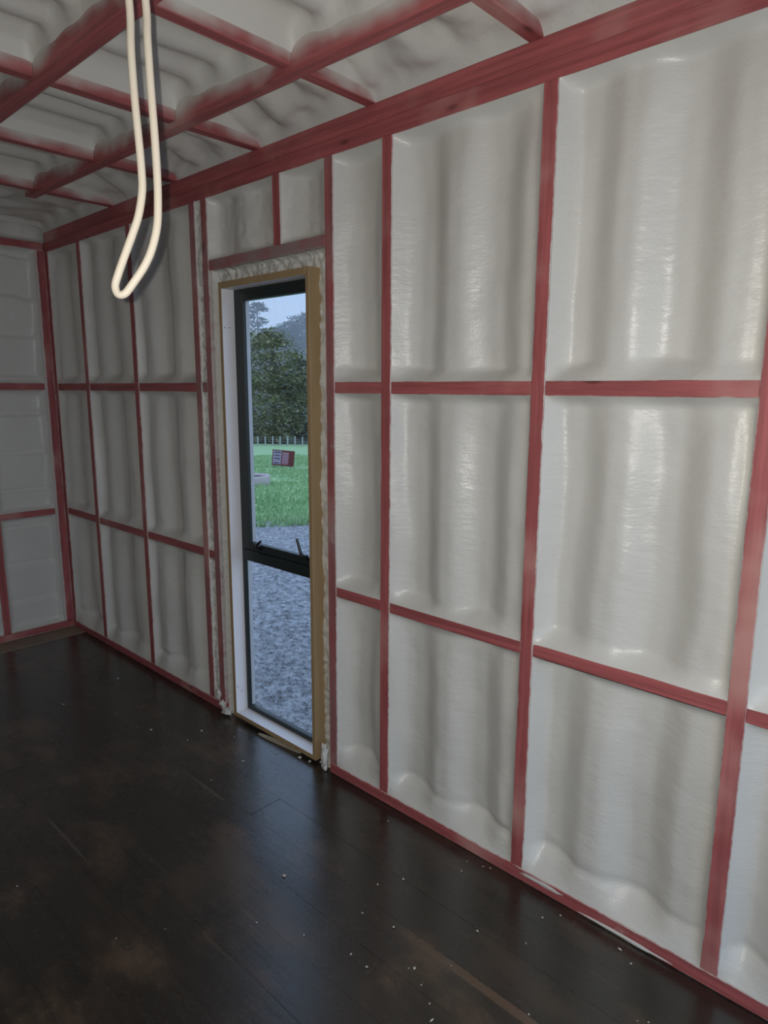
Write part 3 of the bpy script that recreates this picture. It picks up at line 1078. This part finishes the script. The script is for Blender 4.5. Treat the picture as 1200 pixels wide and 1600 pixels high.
def tree(name, base, h, rad, mat, label, cat, nclump=90, nleaf=40, lo=0.08, seed=0, group=None, shape='cone', ls=0.5):
    rg_ = np.random.default_rng(seed)
    root = empty(name, base)
    tag(root, label, cat, group)
    tube('trunk', [base + Vector((0, 0, -0.5)), base + Vector((0.1, 0, h * 0.45)), base + Vector((0, 0.1, h * 0.92))], max(0.18, h * 0.018), M_BARK, root, 8)
    verts, faces = [], []
    for c in range(nclump):
        f = lo + (1 - lo) * rg_.random() ** 0.85
        if shape == 'cone':
            rr = rad * (1 - f) ** 0.55 * (0.55 + 0.45 * rg_.random())
        else:
            rr = rad * math.sqrt(max(0.02, 1 - (2 * (f - lo) / (1 - lo) - 1) ** 2)) * (0.35 + 0.65 * rg_.random())
        an = rg_.random() * 6.283
        cx, cy, cz = rr * math.cos(an), rr * math.sin(an), f * h
        cs = rad * rg_.uniform(0.16, 0.30)
        for _ in range(nleaf):
            d = rg_.normal(0, 1, 3) * np.array([cs, cs, cs * 0.32])
            p = np.array([cx, cy, cz - 0.12 * abs(d[0])]) + d
            a2 = rg_.random() * 6.283
            s = ls * rg_.uniform(0.5, 1.2)
            ux, uy = math.cos(a2) * s, math.sin(a2) * s
            tz = rg_.normal(0, 0.35) * s
            b = len(verts)
            q = Vector(p) + base
            verts += [(q.x - ux, q.y - uy, q.z - tz), (q.x - uy * 0.4, q.y + ux * 0.4, q.z + rg_.normal(0, .2) * s), (q.x + ux, q.y + uy, q.z + tz), (q.x + uy * 0.4, q.y - ux * 0.4, q.z + rg_.normal(0, .2) * s)]
            faces.append((b, b + 1, b + 2, b + 3))
    mesh_np('crown', verts, faces, mat, root, False)
    return root


G = 'shelter trees behind the paddock fence'
def tree_at(u, s, vtop, rad, mat, label, seed, **kw):
    t = ray_ts(u, s)
    b = P(s, t)
    b.z -= 0.2
    ztop = CAM.z + (608 - vtop) / F_PX * s * 0.985
    return tree('shelter_tree', b, ztop - b.z, rad, mat, label, 'tree', seed=seed, **kw)


tree_at(430, 100, 524, 5.2, L_OLIVE, 'tall olive green conifer behind the wire fence', 1, nclump=150, nleaf=46, ls=0.42, shape='round', lo=0.02, group=G)
tree_at(468, 112, 566, 4.2, L_DARK, 'lower dark blue green conifer behind the wire fence', 2, nclump=110, nleaf=46, ls=0.42, shape='round', lo=0.02, group=G)
tree_at(395, 124, 524, 5.4, L_OLIVE, 'broad olive conifer behind the fence, left of the tall one', 3, nclump=100, nleaf=40, ls=0.42, shape='round', lo=0.02, group=G)
tree_at(526, 128, 560, 4.6, L_OLIVE, 'olive conifer behind the fence, hidden mostly by the window jamb', 4, nclump=90, nleaf=40, ls=0.42, shape='round', lo=0.02, group=G)
fars = [(392, 300, 505, 7), (408, 310, 482, 4.5), (424, 320, 520, 7), (440, 300, 516, 6), (454, 305, 508, 6), (468, 300, 500, 7), (482, 295, 494, 7), (500, 300, 500, 7), (376, 300, 515, 7)]
for i, (u, s, vt, rd) in enumerate(fars):
    s = 248 + ((i * 4) % 9) * 19
    t = ray_ts(u, s)
    b = P(s, t)
    ztop = CAM.z + (608 - vt) / F_PX * s * 0.985
    b.z = min(b.z, ztop - 9)
    tree('hill_tree', b, ztop - b.z, rd, L_FAR, 'hazy grey green tree on the far hillside', 'tree', seed=20 + i, nclump=44 if rd > 5 else 34, nleaf=34, ls=0.9, shape='round', lo=0.1 if rd > 5 else 0.4, group='trees on the far hillside')

# evening mist between the shelter trees and the hillside
mm = bpy.data.materials.new('evening_mist')
mm.use_nodes = True
mt = mm.node_tree
mt.nodes.remove(mt.nodes['Principled BSDF'])
vs_ = mt.nodes.new('ShaderNodeVolumeScatter')
vs_.inputs['Density'].default_value = 0.0085
vs_.inputs['Color'].default_value = (0.9, 0.95, 1.0, 1)
mt.links.new(vs_.outputs[0], mt.nodes['Material Output'].inputs['Volume'])
bm = bmesh.new()
q = [P(s_, t_, z_) for s_ in (150, 230) for t_ in (-70, 70) for z_ in (-40, 60)]
vv = [bm.verts.new(p) for p in q]
for f in [(0, 1, 3, 2), (4, 6, 7, 5), (0, 4, 5, 1), (2, 3, 7, 6), (0, 2, 6, 4), (1, 5, 7, 3)]:
    bm.faces.new([vv[k] for k in f])
bmesh.ops.recalc_face_normals(bm, faces=bm.faces)
me = bpy.data.meshes.new('mist'); bm.to_mesh(me); bm.free()
mist = link('mist', me, mm)
tag(mist, 'thin evening mist hanging in front of the far hillside', 'mist', None, 'stuff')
